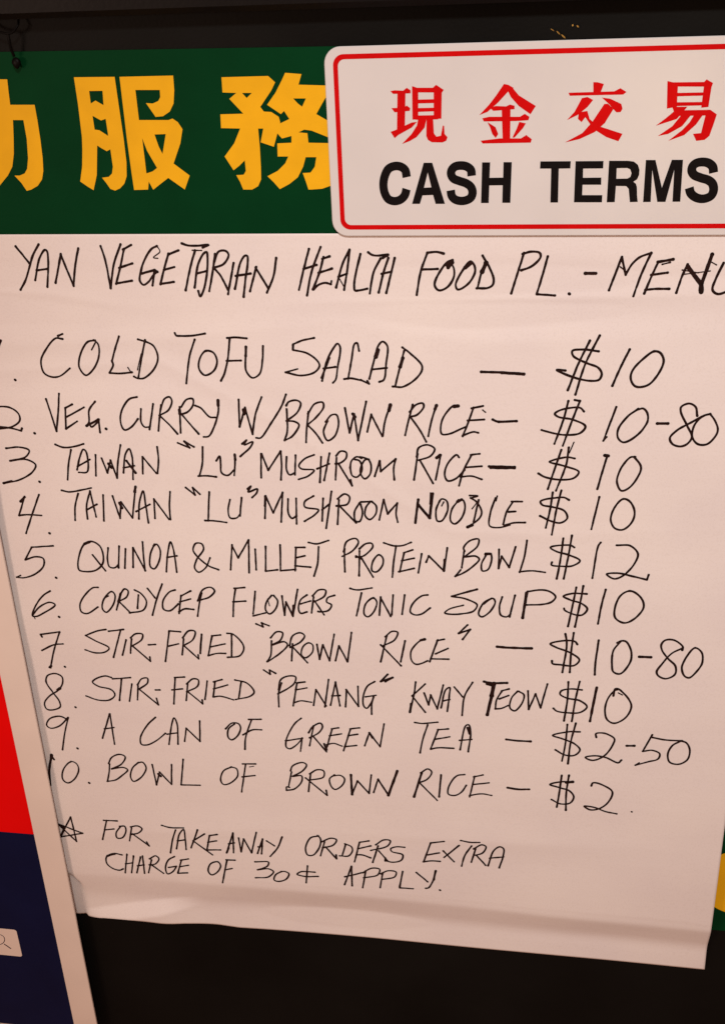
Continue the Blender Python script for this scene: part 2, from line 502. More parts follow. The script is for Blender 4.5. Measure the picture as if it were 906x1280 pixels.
# every string is one crop's worth of letters; strokes are separated by ';'
write('heading', 'handwritten heading YAN VEGETARIAN HEALTH FOOD PL. - MENU', [
 C_(A1, "80,72 150,158;195,62 165,120 152,165 130,240 105,290;178,242 200,130 225,90 236,95 243,150 239,275;185,192 240,185;280,255 306,110;!306,115 370,270;370,268 378,170 393,82;"
        "505,70 528,140 556,282;556,280 572,160 605,62;658,65 617,88;622,85 605,170 583,260;598,180 664,157;!583,258 662,244;"
        "787,70 760,85 725,140 706,200 702,245 720,265 745,250 770,215 790,198;!790,200 775,190 712,208;775,195 765,268;w.55 787,70 802,98 770,128 792,132;"
        "895,92 845,112;845,108 822,190 805,262;822,190 875,175;805,260 872,250"),
 C_(A2, "5,57 40,68 90,68 140,65 110,78;w.6 58,92 105,92;72,92 50,170 25,292;70,278 88,160 115,108 130,100 134,120 132,200 115,290 98,322 88,295;80,208 132,195;"
        "172,110 160,200 143,297;168,150 190,98 225,95 240,115 215,160 163,180;165,178 200,220 237,290;265,155 237,312;"
        "272,285 300,150 322,118 333,120 335,160 325,230 315,325;275,220 350,208;347,297 378,175;!375,178 437,280;432,304 465,220 478,130;"
        "642,85 615,190 592,290;700,75 655,200 632,318;615,185 680,165;745,122 708,135;715,125 695,200 662,288;690,205 757,183;665,288 690,265 722,255 752,262;w.7 752,262 755,245;"
        "778,278 810,160 845,88;845,90 835,180 818,290;790,225 832,208;w.5 795,235 818,275;900,110 880,190 868,270 872,292 895,292 934,284"),
 C_(A3, "32,102 50,114 80,118 133,113 105,130;95,132 60,200 40,308;133,130 110,200 85,303;165,130 158,160 123,305;100,210 150,198;"
        "328,104 375,100 410,108;328,105 295,200 275,316;300,188 380,185;"
        "455,140 430,150 390,200 365,265 385,292 430,275 462,220 460,180 445,155;w1.4 432,178 455,150 425,165;545,148 500,200 470,265 480,288 530,262 567,200 562,165 545,148;w1.5 518,178 548,153;"
        "605,118 640,180 660,235 655,265 630,280 575,282;620,155 600,200 580,280;w1.8 622,155 602,200;812,105 785,190 748,308;805,110 850,98 890,105 895,125 850,172 798,192;"
        "931,122 905,215 876,310;!876,312 967,318"),
 C_(A4, "w1.1 125,310;w1.3 205,207 258,207;323,292 388,125;388,128 407,215;407,213 440,160 480,125 535,105;535,105 490,200 445,322;w.6 380,175 400,190;"
        "w1.2 645,137 568,150;570,150 535,225 500,308;535,215 617,203;505,290 560,285 625,285;w.6 590,162 630,152;660,305 690,220 717,162;w1.7 718,175 785,262;w1.5 840,112 812,190 785,265;w1.9 785,255 785,300;"
        "w.5 700,212 830,195;w.5 690,190 770,205;w.5 835,150 862,165;897,155 860,230 842,290 865,310 906,300 940,270 965,170"),
], 1.08)

B1, B2, B3, B4 = (0, 400), (226, 400), (452, 400), (680, 400)
D1, D2, D3, D4 = (0, 480), (226, 480), (452, 480), (680, 480)
E1, E2, E3, E4 = (0, 600), (226, 600), (452, 600), (680, 600)
F1, F2, F3, F4 = (0, 720), (226, 720), (452, 720), (680, 720)
G1, G2, G3, G4 = (0, 830), (226, 830), (452, 830), (680, 830)
J1, J2, J3, J4 = (50, 930), (226, 930), (452, 930), (670, 930)
K1, K2, K3 = (50, 1010), (226, 1010), (452, 1010)

write('item_number', 'handwritten number 1', [C_(B1, "w1.2 5,103 -25,190;w1.2 78,300")])
write('dish_name', 'handwritten COLD TOFU SALAD', [
 C_(B1, "315,70 292,80;315,95 280,92 230,150 207,205 222,265 260,285 300,282 352,242;478,102 440,110 405,170 398,235 432,277 470,245 497,180 492,120 470,100;w.7 478,115 460,150;"
        "597,82 575,155 562,205;562,205 568,225 550,265;550,265 600,268 662,262;w.6 642,238 655,258;692,97 730,108;728,100 712,180 695,285;725,105 770,130 792,190 770,250 720,292 690,292 672,283;w.5 708,170 690,250"),
 C_(B2, "-30,65 -22,78 -5,80 60,78 122,68;70,98 45,180 28,318;125,155 97,190 92,245 122,277 165,255 182,210 165,165 125,155;232,90 270,87 330,92;245,92 235,200 218,270 202,305;230,205 302,203;"
        "w1.2 327,135 325,180;325,180 328,255 360,290 395,270 410,190 412,130;668,90 610,102 562,122;562,125 562,150;562,150 640,170 695,225 670,262 600,278 525,262;w.8 525,262 585,245;"
        "708,305 730,210 765,140 785,118 798,135 785,240 775,300 762,315;715,243 775,235;705,290 745,190;893,155 882,115 870,120 855,200 838,295;818,296 850,292 906,303"),
 C_(B3, "-5,300 37,320;37,320 28,305;38,295 65,190 85,125 105,108 128,130 122,220 110,300 88,310;50,248 125,240;w1.9 70,185 82,150;203,137 240,165 303,235 280,285 205,335 155,333;212,155 190,240 168,330;w1.6 206,190 192,235"),
])
write('dash', 'handwritten dash after SALAD', [C_(B3, "w1.3 598,260 700,263 812,270;w1.1 700,266 812,273")])
write('price', 'handwritten price $10 of the salad', [C_(B4,
 "272,157 200,148 140,155 145,180 210,215 270,240 287,270 275,298 240,305 160,292 62,250 105,253;228,103 170,220 117,352;277,78 205,220 155,374;427,147 380,240 340,330;"
 "550,157 500,190 440,255 432,295 455,332 510,330 560,285 597,205 580,165 550,157")], 1.1)

write('item_number', 'handwritten number 2', [C_(D1, "-30,125 -10,115 50,118 95,150 100,185 60,215 -5,226 -30,235;-10,213 60,222 108,235;108,235 112,222;w1.2 175,247")])
write('dish_name', 'handwritten VEG. CURRY W/BROWN RICE', [
 C_(D1, "232,75 285,237;297,48 293,140 285,237;363,102 328,120;328,120 330,170 332,225;335,165 422,117;332,225 388,187;478,88 448,130 447,190 435,210;w1.3 435,210 495,178;448,190 460,215 492,190;495,180 503,243;w1.3 533,225;"
        "687,65 650,75 612,130 605,190 625,230 660,215 692,175;707,125 708,190 725,215 750,215;768,100 760,160 750,228;808,105 800,170 795,235;805,130 825,75 850,65 862,85 845,130 800,158;800,158 850,205 890,250"),
 C_(D2, "-5,115 0,245;w1.5 -6,130 -3,150;3,115 30,78 60,75 62,105 35,140 5,152;5,152 50,205 90,250;72,108 100,120 145,165 175,168;187,80 188,140 165,220 140,262 115,265;w1.4 187,82 188,110;"
        "290,78 295,215;!295,215 322,118 360,252;360,250 375,150 405,65;w1.5 315,130 318,150;527,52 505,110 450,200 400,270 378,270;"
        "528,108 540,90 580,82 600,95 585,140 530,185;530,125 533,180 533,240 520,283;530,185 570,188 592,205 560,260 520,283;640,140 630,230 628,293;637,150 670,100 710,92 715,115 680,165 635,205;635,205 670,240 710,295;"
        "735,185 715,240 735,283 770,262 790,200 780,155 755,155 725,190;822,120 845,245;!845,245 868,150 888,283;888,280 905,200 928,88;w1.5 862,150 872,165"),
 C_(D3, "28,240 48,152;!48,155 103,262;105,260 118,180 145,103;w1.5 143,105 136,135;255,103 235,180 217,257;240,140 270,105 305,97 310,115 275,155 240,165;240,160 290,230 323,290;375,105 350,180 333,262;w1.5 374,108 366,128;"
        "482,110 460,108 410,165 395,215 400,250 430,252 520,215;w1.6 482,110 462,112;607,110 550,122;560,118 530,200 505,262;530,183 613,178;505,258 560,240 583,245;w.6 605,130 620,142"),
])
write('dash', 'handwritten dash after the brown rice curry', [C_(D3, "w1.2 655,178 680,188 775,185;w1.2 685,190 775,186")])
write('price', 'handwritten price $10-80 of the curry', [C_(D4,
 "198,138 180,120 130,120 70,135 52,150 70,165 140,178 205,212 180,245 100,255 0,235 -15,230;120,85 95,180 50,300;152,80 178,85;178,85 140,180 92,310;360,115 295,285;w.8 295,285 312,265;"
 "470,125 420,160 370,225 368,270 395,292 460,260 515,190 515,145 495,123 470,128;w1.2 565,198 618,198;765,160 757,115 725,98 685,115 683,140 715,210 738,265 715,300 680,313 640,300 628,272 660,235 740,190 800,158 830,150;"
 "800,158 770,180 745,220 740,265 765,300 810,303 850,270 868,230 855,185 830,150")], 1.08)

write('item_number', 'handwritten number 3', [C_(D1, "32,322 100,317 148,333 130,365 52,385;55,385 130,378 180,405 165,440 100,480 20,497;w1.4 20,497 60,487;w1.2 200,490")])
write('dish_name', 'handwritten TAIWAN LU MUSHROOM RICE in row 3', [
 C_(D1, "278,303 320,318 375,313 420,300;357,330 345,400 340,480;388,430 400,370 418,328 430,335 440,370 438,440 395,443;390,413 452,378;480,355 482,460;!510,372 540,445 555,382 588,472;588,470 592,390 605,305;w1.5 545,400 560,420;"
        "620,445 630,350 648,325 662,360 668,478;620,420 675,410;w1.3 635,385 680,445;717,450 715,365;!715,365 785,448;790,448 795,380 788,315"),
 C_(D2, "-15,295 45,320;w1.1 !45,320 18,288 66,315;110,315 108,400 95,458;88,462 130,460 178,465;178,385 195,362 200,400 205,445 235,458 268,430;270,352 272,400 268,458;w1.3 271,355 273,380;w1.0 308,300 330,280 318,305 360,290 350,315 298,363;"
        "402,350 403,470;!405,350 438,432 500,337;500,337 505,400 502,480;530,365 530,430 545,455 572,445;575,357 572,455;668,355 620,375 592,410 605,425 668,432 640,460 590,478;703,365 697,493;745,347 718,483;683,425 743,400;"
        "780,370 775,480;778,360 800,337 828,343 828,370 800,395 775,400;!790,400 858,510 850,480;848,420 855,385 880,365 905,372;848,420 858,458 880,467 900,450 907,415 895,385 870,378"),
 C_(D3, "20,378 -2,410 -5,450 15,475 40,455 47,410 35,380 20,378;-10,366 5,368 36,378;65,463 90,385;90,385 95,438;95,438 170,375;170,375 160,420 163,480;262,480 280,350;275,365 285,320 330,305 365,325 345,360 285,382;290,380 357,498;"
        "395,355 370,480;w1.5 375,370 392,357;487,368 475,355 430,400 415,455 430,485 470,475 515,430;590,350 545,355;548,357 505,445 487,510;520,418 600,412;495,465 550,462 600,478"),
])
write('dash', 'handwritten dash after the mushroom rice', [C_(D3, "w1.3 637,413 765,416;w1.3 645,420 765,422")])
write('price', 'handwritten price $10 of the mushroom rice', [C_(D4,
 "152,373 110,367 40,383 25,390 95,410 172,440 150,470 80,480 0,465 -30,448;85,330 50,430 17,527;122,318 110,400 58,535;w.6 148,292 125,345;315,360 290,440 265,527;w1.4 303,358 320,360;"
 "455,365 430,368 385,420 363,490 385,535 430,515 480,440 482,410 450,365")], 1.05)

write('item_number', 'handwritten number 4', [C_(E1, "125,82 97,178;97,178 140,174 210,178;197,73 160,180 132,268;w1.3 105,108 125,85;w1.2 250,267")])
write('dish_name', 'handwritten TAIWAN LU MUSHROOM NOODLE in row 4', [
 C_(E1, "310,52 350,60 400,52 458,40;393,68 378,130 378,202;440,195 435,130 452,55;452,55 465,110 483,185;435,150 487,122;518,75 522,205;!565,80 603,192 607,110 665,190;665,190 680,32;w1.4 600,115 612,140;w1.4 676,60 680,34;"
        "697,195 700,110 718,55 730,120 745,215;683,158 752,122;778,192 772,95;!772,95 848,198;855,198 850,130 853,58"),
 C_(E2, "!25,38 72,75 60,38 97,72;143,60 140,130 138,205;122,203 170,205 230,213;247,98 238,150 248,190 280,190 298,170;305,88 297,180;w1.05 335,45 352,30 338,60 384,45 380,65 357,88;"
        "425,80 422,192;w1.3 424,82 422,130;!425,80 463,165 510,62;510,62 503,210;537,95 540,170 558,192 580,180;578,92 580,220;665,80 620,110 622,135 690,150 670,175 620,207;713,92 708,205;755,57 728,242;708,150 745,120;"
        "792,100 785,222;785,95 820,70 845,85 835,120 780,130;795,130 878,215;895,115 870,160 875,205 895,208 910,165 900,120"),
 C_(E3, "42,108 20,140 18,180 40,198 70,170 72,130 50,108;-5,110 45,108;88,200 110,98;!110,98 130,170 178,115;178,115 172,170 180,212;w1.4 283,98 268,215;w1.4 283,125 340,190;w1.3 340,190 355,68;w.8 345,65 342,120;"
        "390,105 372,150 378,205 400,205 430,150 425,105 400,95 385,115;w.7 400,130 410,110;485,100 450,150 445,205 465,220 500,190 517,130 505,100 480,105;w1.4 500,98 480,108;"
        "540,78 580,80 550,90;545,90 575,110 600,160 590,190 530,238;585,100 560,210;w1.5 530,236 552,226;w.6 552,145 575,115;670,90 645,160 640,230 690,238 740,225;w.7 678,80 672,105;803,108 750,108;757,108 725,160 708,222;735,160 770,158;712,228 760,215 818,213"),
])
write('price', 'handwritten price $10 of the mushroom noodle', [C_(E4,
 "123,100 100,88 50,90 0,98 -20,108 -10,125 40,135 100,155 115,190 80,215 30,205 -22,180;42,62 30,140 7,240;85,52 60,150 37,275;275,85 235,247;"
 "395,95 350,140 332,200 350,240 390,250 435,215 452,165 430,110 395,95")], 1.05)

write('item_number', 'handwritten number 5', [C_(E1, "268,330 160,337;160,337 128,400;128,400 180,385 218,393 220,430 180,470 120,490 85,487;w.8 85,487 105,478;w1.2 283,490")])
write('dish_name', 'handwritten QUINOA & MILLET PROTEIN BOWL', [
 C_(E1, "425,320 460,308 500,330 518,375 515,420 480,453 400,453 392,430 400,370 425,320;w1.4 425,320 450,310;465,375 530,455;543,340 540,400 550,435 575,440 595,425;598,332 595,440;630,345 627,442;668,438 668,340;!668,340 730,455;728,455 720,380 715,310;"
        "775,322 755,370 755,435 775,445 800,400 803,350 785,322 770,330;835,460 840,380 855,310 870,350 887,462;838,388 887,380"),
 C_(E2, "190,450 140,430 80,380 62,350 75,318 105,320 115,345 80,400 70,440 90,462 125,440 147,390;257,325 250,450;!257,330 288,390 340,300;340,300 343,465;373,347 378,450;425,333 425,455;425,457 485,450;498,325 500,450;500,455 575,448;"
        "577,338 573,455;575,338 620,338;575,390 622,380;573,430 650,437;640,313 680,320 740,303;690,335 685,420 667,482;820,345 820,400 822,460;815,360 830,310 875,293 890,310 860,355 808,383;895,355 893,480;w1.3 878,382 906,395"),
 C_(E3, "-12,345 20,320 50,318 55,335 10,380 -30,388;-5,385 57,487;85,375 55,410 52,455 75,460 105,425 105,390 85,375;110,315 160,330 205,328 247,313;172,330 160,410 153,487;255,350 210,365;212,365 190,460;200,405 262,392;185,460 262,443;"
        "300,370 283,465;322,412 335,382;!335,380 412,457;412,455 428,340;w1.2 410,455 415,400;515,357 510,340 540,305 585,297 580,330 515,385;512,360 500,440;520,385 570,382 588,397 560,430 510,465 468,483;468,483 495,450;"
        "620,380 600,420 603,455 630,450 650,400 645,370 620,368;w1.3 620,372 645,370;!687,348 685,443 700,382 738,438;738,438 770,335;827,303 815,380 790,463;790,460 850,455 918,463"),
])
write('price', 'handwritten price $12', [C_(E4,
 "150,338 130,327 30,338 60,358 120,375 178,405 140,430 80,432 35,425 38,412;95,292 80,400 62,495;138,278 120,380 97,495;282,313 270,330 240,492;362,327 430,330 468,370 450,420 400,475 350,495 312,472 370,467 450,485 513,500;!513,500 522,475")], 1.05)

write('item_number', 'handwritten number 6', [C_(F1, "253,75 215,100 175,160 165,200 185,202 230,180 278,145 250,132 200,155 165,195;w.5 165,195 178,215;w1.2 298,205")])
write('dish_name', 'handwritten CORDYCEP FLOWERS TONIC SOUP', [
 C_(F1, "493,57 465,60 420,105 402,145 410,180 440,188 492,155;560,78 520,120 515,165 535,182 570,140 577,95 560,78;w.7 520,115 545,100;607,85 585,170;w1.3 605,90 595,130;605,90 625,65 643,75 635,105 595,128;595,125 655,185;"
        "675,70 710,90 735,130 720,170 650,185;695,95 690,162;740,62 778,110;813,40 785,120 765,197;878,70 850,80 818,125 820,165 850,175 895,140"),
 C_(F2, "50,75 5,98;2,98 -8,188;-5,130 50,115;w1.2 -8,180 20,165 65,168;105,85 95,130 85,202;85,125 110,70 150,57 170,75 145,105 100,120;268,62 320,58;275,62 265,130 263,203;262,130 325,126;373,77 363,190;!363,200 425,185;"
        "455,97 430,130 425,170 445,190 475,165 485,125 465,97;w.6 435,115 445,150;!507,100 520,197 527,130 562,203;562,200 585,67;w1.4 560,195 566,150;632,95 600,120 590,165 600,187 632,180;600,140 650,125;"
        "665,105 655,185;660,100 690,70 725,72 720,100 668,130;670,125 718,195;770,97 735,110 730,130 755,145 740,172 700,180 688,178;848,62 880,70 957,60;905,85 880,200"),
 C_(F3, "60,110 20,140 12,190 30,205 60,180 75,130 60,112;88,197 95,105;!95,110 145,203;150,195 157,95;215,95 202,192;330,95 300,100 255,140 243,180 265,195 300,190 343,160;w1.2 577,67 510,85;510,85 450,102;450,102 520,115 577,145 560,175 500,190 430,190 415,185 440,165 508,147;"
        "650,112 610,135 585,190 600,205 640,180 668,130 655,112 610,140;703,105 690,150 695,195 725,205 745,190;767,97 740,205;w1.5 825,85 805,210;w1.1 830,78 900,70 945,80 970,105 950,130 906,142 825,145"),
])
write('price', 'handwritten price $10 of the tonic soup', [C_(F4,
 "212,90 140,88 95,102 130,120 190,140 215,165 190,195 150,193 100,170 98,162;160,57 145,130 118,253;195,50 180,130 153,255;307,68 285,150 268,240;428,75 380,100 353,160 355,210 400,235 450,215 497,155 480,105 428,75")], 1.1)

write('item_number', 'handwritten number 7', [C_(F1, "205,293 300,280;205,293 212,305;300,280 270,380 255,460;w1.3 250,458 258,450;212,373 270,345 318,340;w1.2 327,455")])
write('dish_name', 'handwritten STIR-FRIED BROWN RICE', [
 C_(F1, "532,268 490,275 430,298;430,298 480,325 548,362 530,380 480,385 428,370;545,277 620,268;605,272 570,408;633,320 615,397;660,315 655,387;655,310 680,290 715,292 710,320 660,352;665,350 755,428;755,428 752,405;745,345 780,343;848,275 905,280;848,278 830,428;843,352 895,340"),
 C_(F2, "15,315 8,395;10,310 40,275 72,278 60,320 12,350;15,348 90,415;90,415 88,395;w1.1 105,292 98,388;200,295 155,300;157,300 138,400;150,355 222,340;138,400 180,388 225,388;232,287 262,292 310,340 315,370 295,400 235,408;255,295 255,400;"
        "!378,240 412,255 405,235 443,250;450,310 480,280 510,285 500,320 458,345;455,325 450,400 432,430;460,345 520,330 535,345 500,385 435,430;560,340 555,425;545,350 560,300 600,285 620,300 600,330 548,358;560,355 635,435;"
        "640,335 612,355 605,395 625,410 660,380 660,345 640,335;!682,342 695,418 712,345 745,425;745,425 768,292;775,425 792,350;!792,350 835,430;835,430 855,283"),
 C_(F3, "125,300 95,430;118,305 150,278 180,283 165,320 105,350;95,345 197,450;w1.1 217,325 195,430;315,317 285,330 248,375 248,420 270,442 300,438 330,425;w1.4 315,317 295,322;413,317 375,325;380,320 340,430;370,390 432,363;345,415 435,417;"
        "w1.05 530,245 485,288;w1.05 !485,288 543,268 505,318"),
])
write('dash', 'handwritten dash after the stir-fried brown rice', [C_(F3, "w1.45 677,354 730,359 850,363")])
write('price', 'handwritten price $10-80 of the stir-fried rice', [C_(F4,
 "165,343 155,330 120,323 30,340 60,358 130,385 175,420 150,448 80,445 40,438 38,425;105,290 112,340 90,483;147,285 135,370 127,483;272,322 255,440 252,495;365,335 385,325 410,330 435,380 430,430 380,490 345,480 338,440 345,375 385,325;"
 "w1.3 475,405 533,407;690,372 693,355 650,322 605,322 585,345 590,375 620,415 655,450 655,490 610,515 570,500 562,480 590,440 635,390 690,362;755,360 715,400 688,460 700,500 725,510 765,475 790,435 788,385 755,360")], 1.1)

write('item_number', 'handwritten number 8', [C_(G1, "232,88 240,58 280,48 312,65 315,95 295,130 250,160 225,195 235,225 268,230 303,215 300,190 265,140 232,88;w1.5 290,130 302,122;w1.2 380,217")])
write('dish_name', 'handwritten STIR-FRIED PENANG KWAY TEOW', [
 C_(G1, "560,68 530,60 490,70 465,90 490,110 560,130 577,155 550,180 490,180 432,160;565,75 655,68;610,75 600,183;662,100 650,187;693,110 690,180;690,105 710,75 740,72 740,95 700,125;697,125 795,205;795,205 785,172;780,130 802,130;876,68 925,65;878,72 872,200;862,130 915,125"),
 C_(G2, "35,100 28,183;30,100 60,75 88,80 85,110 30,140;35,138 110,200;110,200 108,180;133,85 122,178;207,78 165,90;172,88 163,165;165,125 235,105;163,165 200,162 265,180;272,80 330,95 368,140 350,160 275,178;303,90 290,175;"
        "!415,30 448,52 445,30 475,47;505,95 490,150 492,215;490,130 500,80 540,60 575,65 570,95 540,120 487,150;622,90 580,95;582,95 563,210;575,130 632,120;565,195 600,185 655,192;665,208 677,130;!677,128 728,210;722,215 740,78;"
        "750,207 775,90;775,92 797,210;757,160 797,158;825,215 830,130;!828,128 890,213;890,213 887,112"),
 C_(G3, "65,88 30,110 8,160 10,210 25,222 45,200 60,165;18,165 72,157;60,160 50,205 50,252;w1.15 !130,52 95,88 155,68 118,88;270,90 262,150 240,243;w1.4 242,240 248,200;318,100 252,160;252,160 318,242;!312,145 335,205 345,155 378,225;378,225 408,105;"
        "397,220 420,130 440,118 438,160 428,238;408,185 440,178;463,115 505,165;555,92 515,160 502,258;w1.5 612,88 640,95 727,95;w2.1 662,98 650,160;w1.7 650,160 628,255;w1.4 627,100 660,110;"
        "737,125 700,135;702,135 675,180 668,225;688,175 735,158;668,225 700,222 733,208;780,137 750,170 742,220 765,235 800,200 812,155 785,137;!832,135 835,228 870,150 895,220;895,220 929,100"),
])
write('price', 'handwritten price $10 of the kway teow', [C_(G4,
 "188,130 130,125 85,135 78,150 110,170 180,185 213,215 180,242 120,245 60,235 45,222;120,90 115,180 98,285;177,88 155,180 137,288;w1.3 262,118 245,200 228,287;345,160 355,125 375,128 435,205 410,265 350,297 315,280 303,235 315,180 350,135 370,128;w.6 370,145 390,155")], 1.08)

write('item_number', 'handwritten number 9', [C_(G1, "340,278 300,262 250,275 235,305 255,322 300,310 343,268;343,268 325,350 315,430;w1.2 390,423")])
write('dish_name', 'handwritten A CAN OF GREEN TEA', [
 C_(G1, "515,372 550,250;552,250 575,402;525,325 572,318;780,267 740,305 705,370 710,402 740,405 790,380 830,347;848,403 862,300 873,270 888,300 893,402;838,352 892,345"),
 C_(G2, "20,388 28,325;!28,322 97,388;97,388 95,285;225,325 255,297 290,300 300,320 285,360 255,380 237,365 240,325 270,300;340,278 402,277;355,278 325,370 322,428;312,355 360,330 405,330;"
        "603,272 570,300 530,375 528,415 545,425 580,405 610,372;525,385 610,372;608,370 600,438;665,310 645,410;640,345 660,315 700,297 710,315 690,345 645,370;665,365 730,440;790,320 755,325;758,325 728,430;w1.3 730,430 718,400;745,360 805,350;730,405 765,398 808,412;"
        "895,320 848,325;850,325 815,435;838,360 885,352;820,415 880,408"),
 C_(G3, "15,410 38,345;w1.3 38,345 55,370;!38,345 90,412;92,415 112,300;265,293 300,298 380,292;330,305 305,380 292,445;433,325 380,330;383,328 345,425;365,378 440,365;345,427 380,420 460,423;492,430 520,310 535,305 545,340 533,440;490,383 550,378;w1.3 530,320 540,350"),
])
write('dash', 'handwritten dash after TEA', [C_(G3, "w1.3 723,378 780,385 845,388")])
write('price', 'handwritten price $2-50', [C_(G4,
 "178,340 120,340 42,358 90,375 150,400 178,430 150,458 100,455 55,430;115,303 105,400 88,487;157,297 130,400 118,500;260,368 258,350 300,347 350,375 345,400 300,460 240,483 205,468 250,460 310,470 370,495 385,482;w1.2 412,410 450,410;"
 "540,355 492,438;492,438 540,433 577,450 570,475 520,490 455,507;w.8 455,507 475,495;540,368 600,380 690,385;685,385 640,410 618,450 625,490 670,503 715,480 728,430 710,395 680,385")], 1.05)

write('item_number', 'handwritten number 10', [C_(J1, "w1.7 60,55 48,130 52,205;w1.3 60,60 72,78;155,90 120,125 115,175 140,195 175,175 195,130 185,100 155,88;w1.3 248,195")])
write('dish_name', 'handwritten BOWL OF BROWN RICE', [
 C_(J1, "345,98 360,68 400,52 428,65 410,100 360,125;350,100 348,140 340,185;360,125 420,118 440,130 410,160 380,180 338,188;495,92 465,120 455,165 470,187 510,165 533,120 515,92 490,95;!563,103 585,205 600,140 660,203;660,203 660,103;w1.4 594,150 606,162;718,77 708,205;708,205 803,207"),
 C_(J2, "255,115 215,135 200,180 215,203 250,195 285,160 280,125 250,115;310,100 375,100;325,102 305,241;308,165 372,158;w.6 345,115 365,112;550,135 560,110 610,93 630,105 610,135 560,162;555,140 540,215;565,162 605,160 605,190 570,225 530,232;530,232 530,215 545,218;"
        "650,150 640,238;645,150 680,130 715,135 715,165 640,182;625,170 733,258;733,258 728,232;770,155 745,175 755,215 775,228 810,205 820,175 800,158 765,160;w1.4 852,155 858,253;!858,253 885,185 943,248;943,248 954,155"),
 C_(J3, "60,243 82,175;w1.2 !82,178 133,255;w1.5 133,258 178,135;w1.35 300,145 262,265;295,145 330,125 350,140 330,175 285,195;285,190 340,245 378,283;w1.1 397,155 387,265;515,153 475,160 435,215 433,250 465,258 500,240 523,207;607,155 560,165;565,162 540,265;557,203 637,195;540,258 600,250 650,258"),
])
write('dash', 'handwritten dash after the bowl of brown rice', [C_(J3, "w1.3 730,219 780,227 838,227")])
write('price', 'handwritten price $2', [C_(J4,
 "182,190 120,190 68,203 120,220 165,235 187,265 170,295 120,300 75,278;127,157 115,240 102,317;163,157 150,240 147,332;w1.5 150,193 182,190;275,210 283,195 330,205 380,240 365,285 320,322 270,330 240,312 290,318 350,340 402,350;w.75 477,340")], 1.1)

write('star', 'small hand-drawn star before the footnote', [C_(K1, "185,168 155,45;!155,45 103,145 215,127 88,78 185,168;w1.3 88,78 125,100;w1.3 104,145 120,112")], 1.05)
write('footnote', 'handwritten note FOR TAKEAWAY ORDERS EXTRA', [
 C_(K1, "320,62 388,65;335,62 315,158;325,110 372,105;405,92 383,125 388,150 415,148 432,115 425,92 400,92;460,100 450,165;455,95 490,90 512,105 495,125 455,133;465,130 548,190;548,190 535,170;610,87 650,98 720,100;680,110 665,160 655,225;"
        "685,205 700,130 720,108 728,150 733,208;690,165 728,160;790,110 758,200;825,130 768,165;768,165 865,235;888,133 850,138;850,138 838,205;842,172 885,165;835,210 906,210"),
 C_(K2, "230,225 262,125;262,128 265,225;240,180 268,175;w1.2 232,222 240,200;!290,150 303,220 315,155 355,225;355,225 378,122;385,228 410,155;410,155 405,230;388,195 408,190;430,165 470,190;508,145 485,200 448,243;"
        "690,140 650,150 625,200 635,235 665,235 695,195 700,155 685,138;720,170 700,240;705,170 750,152 780,160 765,185 710,200;725,195 780,255;780,255 778,235;822,180 855,195 860,215 840,240 795,240;825,185 808,240;895,172 870,270;942,165 895,172"),
 C_(K3, "-20,205 45,190;-25,235 0,235 45,250;82,190 55,273;70,185 110,160 143,165 130,190 45,213;85,215 130,265;215,197 170,195 145,205 150,218 205,235 200,260 160,272 118,265;118,265 118,250;412,168 345,175;345,175 310,270;330,235 388,225;308,270 350,265 392,268;"
        "408,215 462,270;487,188 412,248;495,163 540,172 590,173;550,190 515,240 500,292;570,205 548,272;560,205 600,185 622,195 605,225 560,238;575,238 620,288;632,290 660,215 690,195 710,205 705,250 688,300;640,252 710,245"),
], 1.05)
write('footnote', 'handwritten note CHARGE OF 30 cents APPLY', [
 C_(K1, "412,235 370,228 335,245 335,275 360,300 400,312 418,305;w1.4 340,240 375,230;437,232 428,325;470,240 460,325;430,280 465,275;487,325 505,245;515,240 525,328;490,290 522,285;560,260 545,325;550,255 580,240 597,255 580,280 548,285;560,285 620,328;"
        "675,243 645,260 630,300 640,330 665,320 682,298;645,298 685,292;745,255 705,262;710,260 692,325;700,295 745,287;692,327 740,325"),
 C_(K2, "185,270 150,280 138,315 155,335 185,320 200,290 185,270;228,260 272,262;232,262 222,310 210,375;222,310 258,303;372,270 440,272 435,290 385,310;385,310 440,305 465,320 440,345 375,350;505,318 475,335 468,360 490,368 530,355 542,330 520,318 500,320;"
        "672,322 600,320 583,332 620,343 688,343;635,290 628,375;820,385 855,292;855,295 858,390;822,345 905,325"),
 C_(K3, "20,315 5,400;5,325 50,302 90,308 80,335 10,350;105,325 92,400;95,330 130,315 172,322 165,345 100,358;205,318 190,395;190,400 258,405;273,323 330,370;w1.2 370,315 360,360;360,360 335,400 320,403;w1 392,412"),
], 1.05)


# ------------------------------------------------------------------ CASH TERMS plate
OS = 0.0045
TL, BL, TR = at(403.5, 57.3, OS), at(416.5, 294.3, OS), at(906, 46, OS)
sx0 = 0.5 * (TL.x + BL.x); sz1 = 0.5 * (TL.z + TR.z); sz0 = 0.5 * (BL.z + at(906, 295.3, OS).z); sx1 = at(962, 170, OS).x
plate = empty('cash_sign', Vector(((sx0 + sx1) / 2, -0.003, sz0)))
tag(plate, 'white plastic plate with red border reading CASH TERMS under red Chinese characters', 'sign')
RC = 0.0085
slab('panel', rrect(sx0, sz0, sx1, sz1, RC), OS, 0.0013, M_PLATE, plate, 0.0004)
ins = (at(411.8, 170, OS).x - at(403.5 + 6.5, 170, OS).x) 
u = 0.00465; wl = 0.0025
oo = rrect(sx0 + u, sz0 + 0.0037, sx1 - u, sz1 - 0.0037, RC - 0.003)
ii = rrect(sx0 + u + wl, sz0 + 0.0037 + wl, sx1 - u - wl, sz1 - 0.0037 - wl, RC - 0.003 - wl * 0.8)
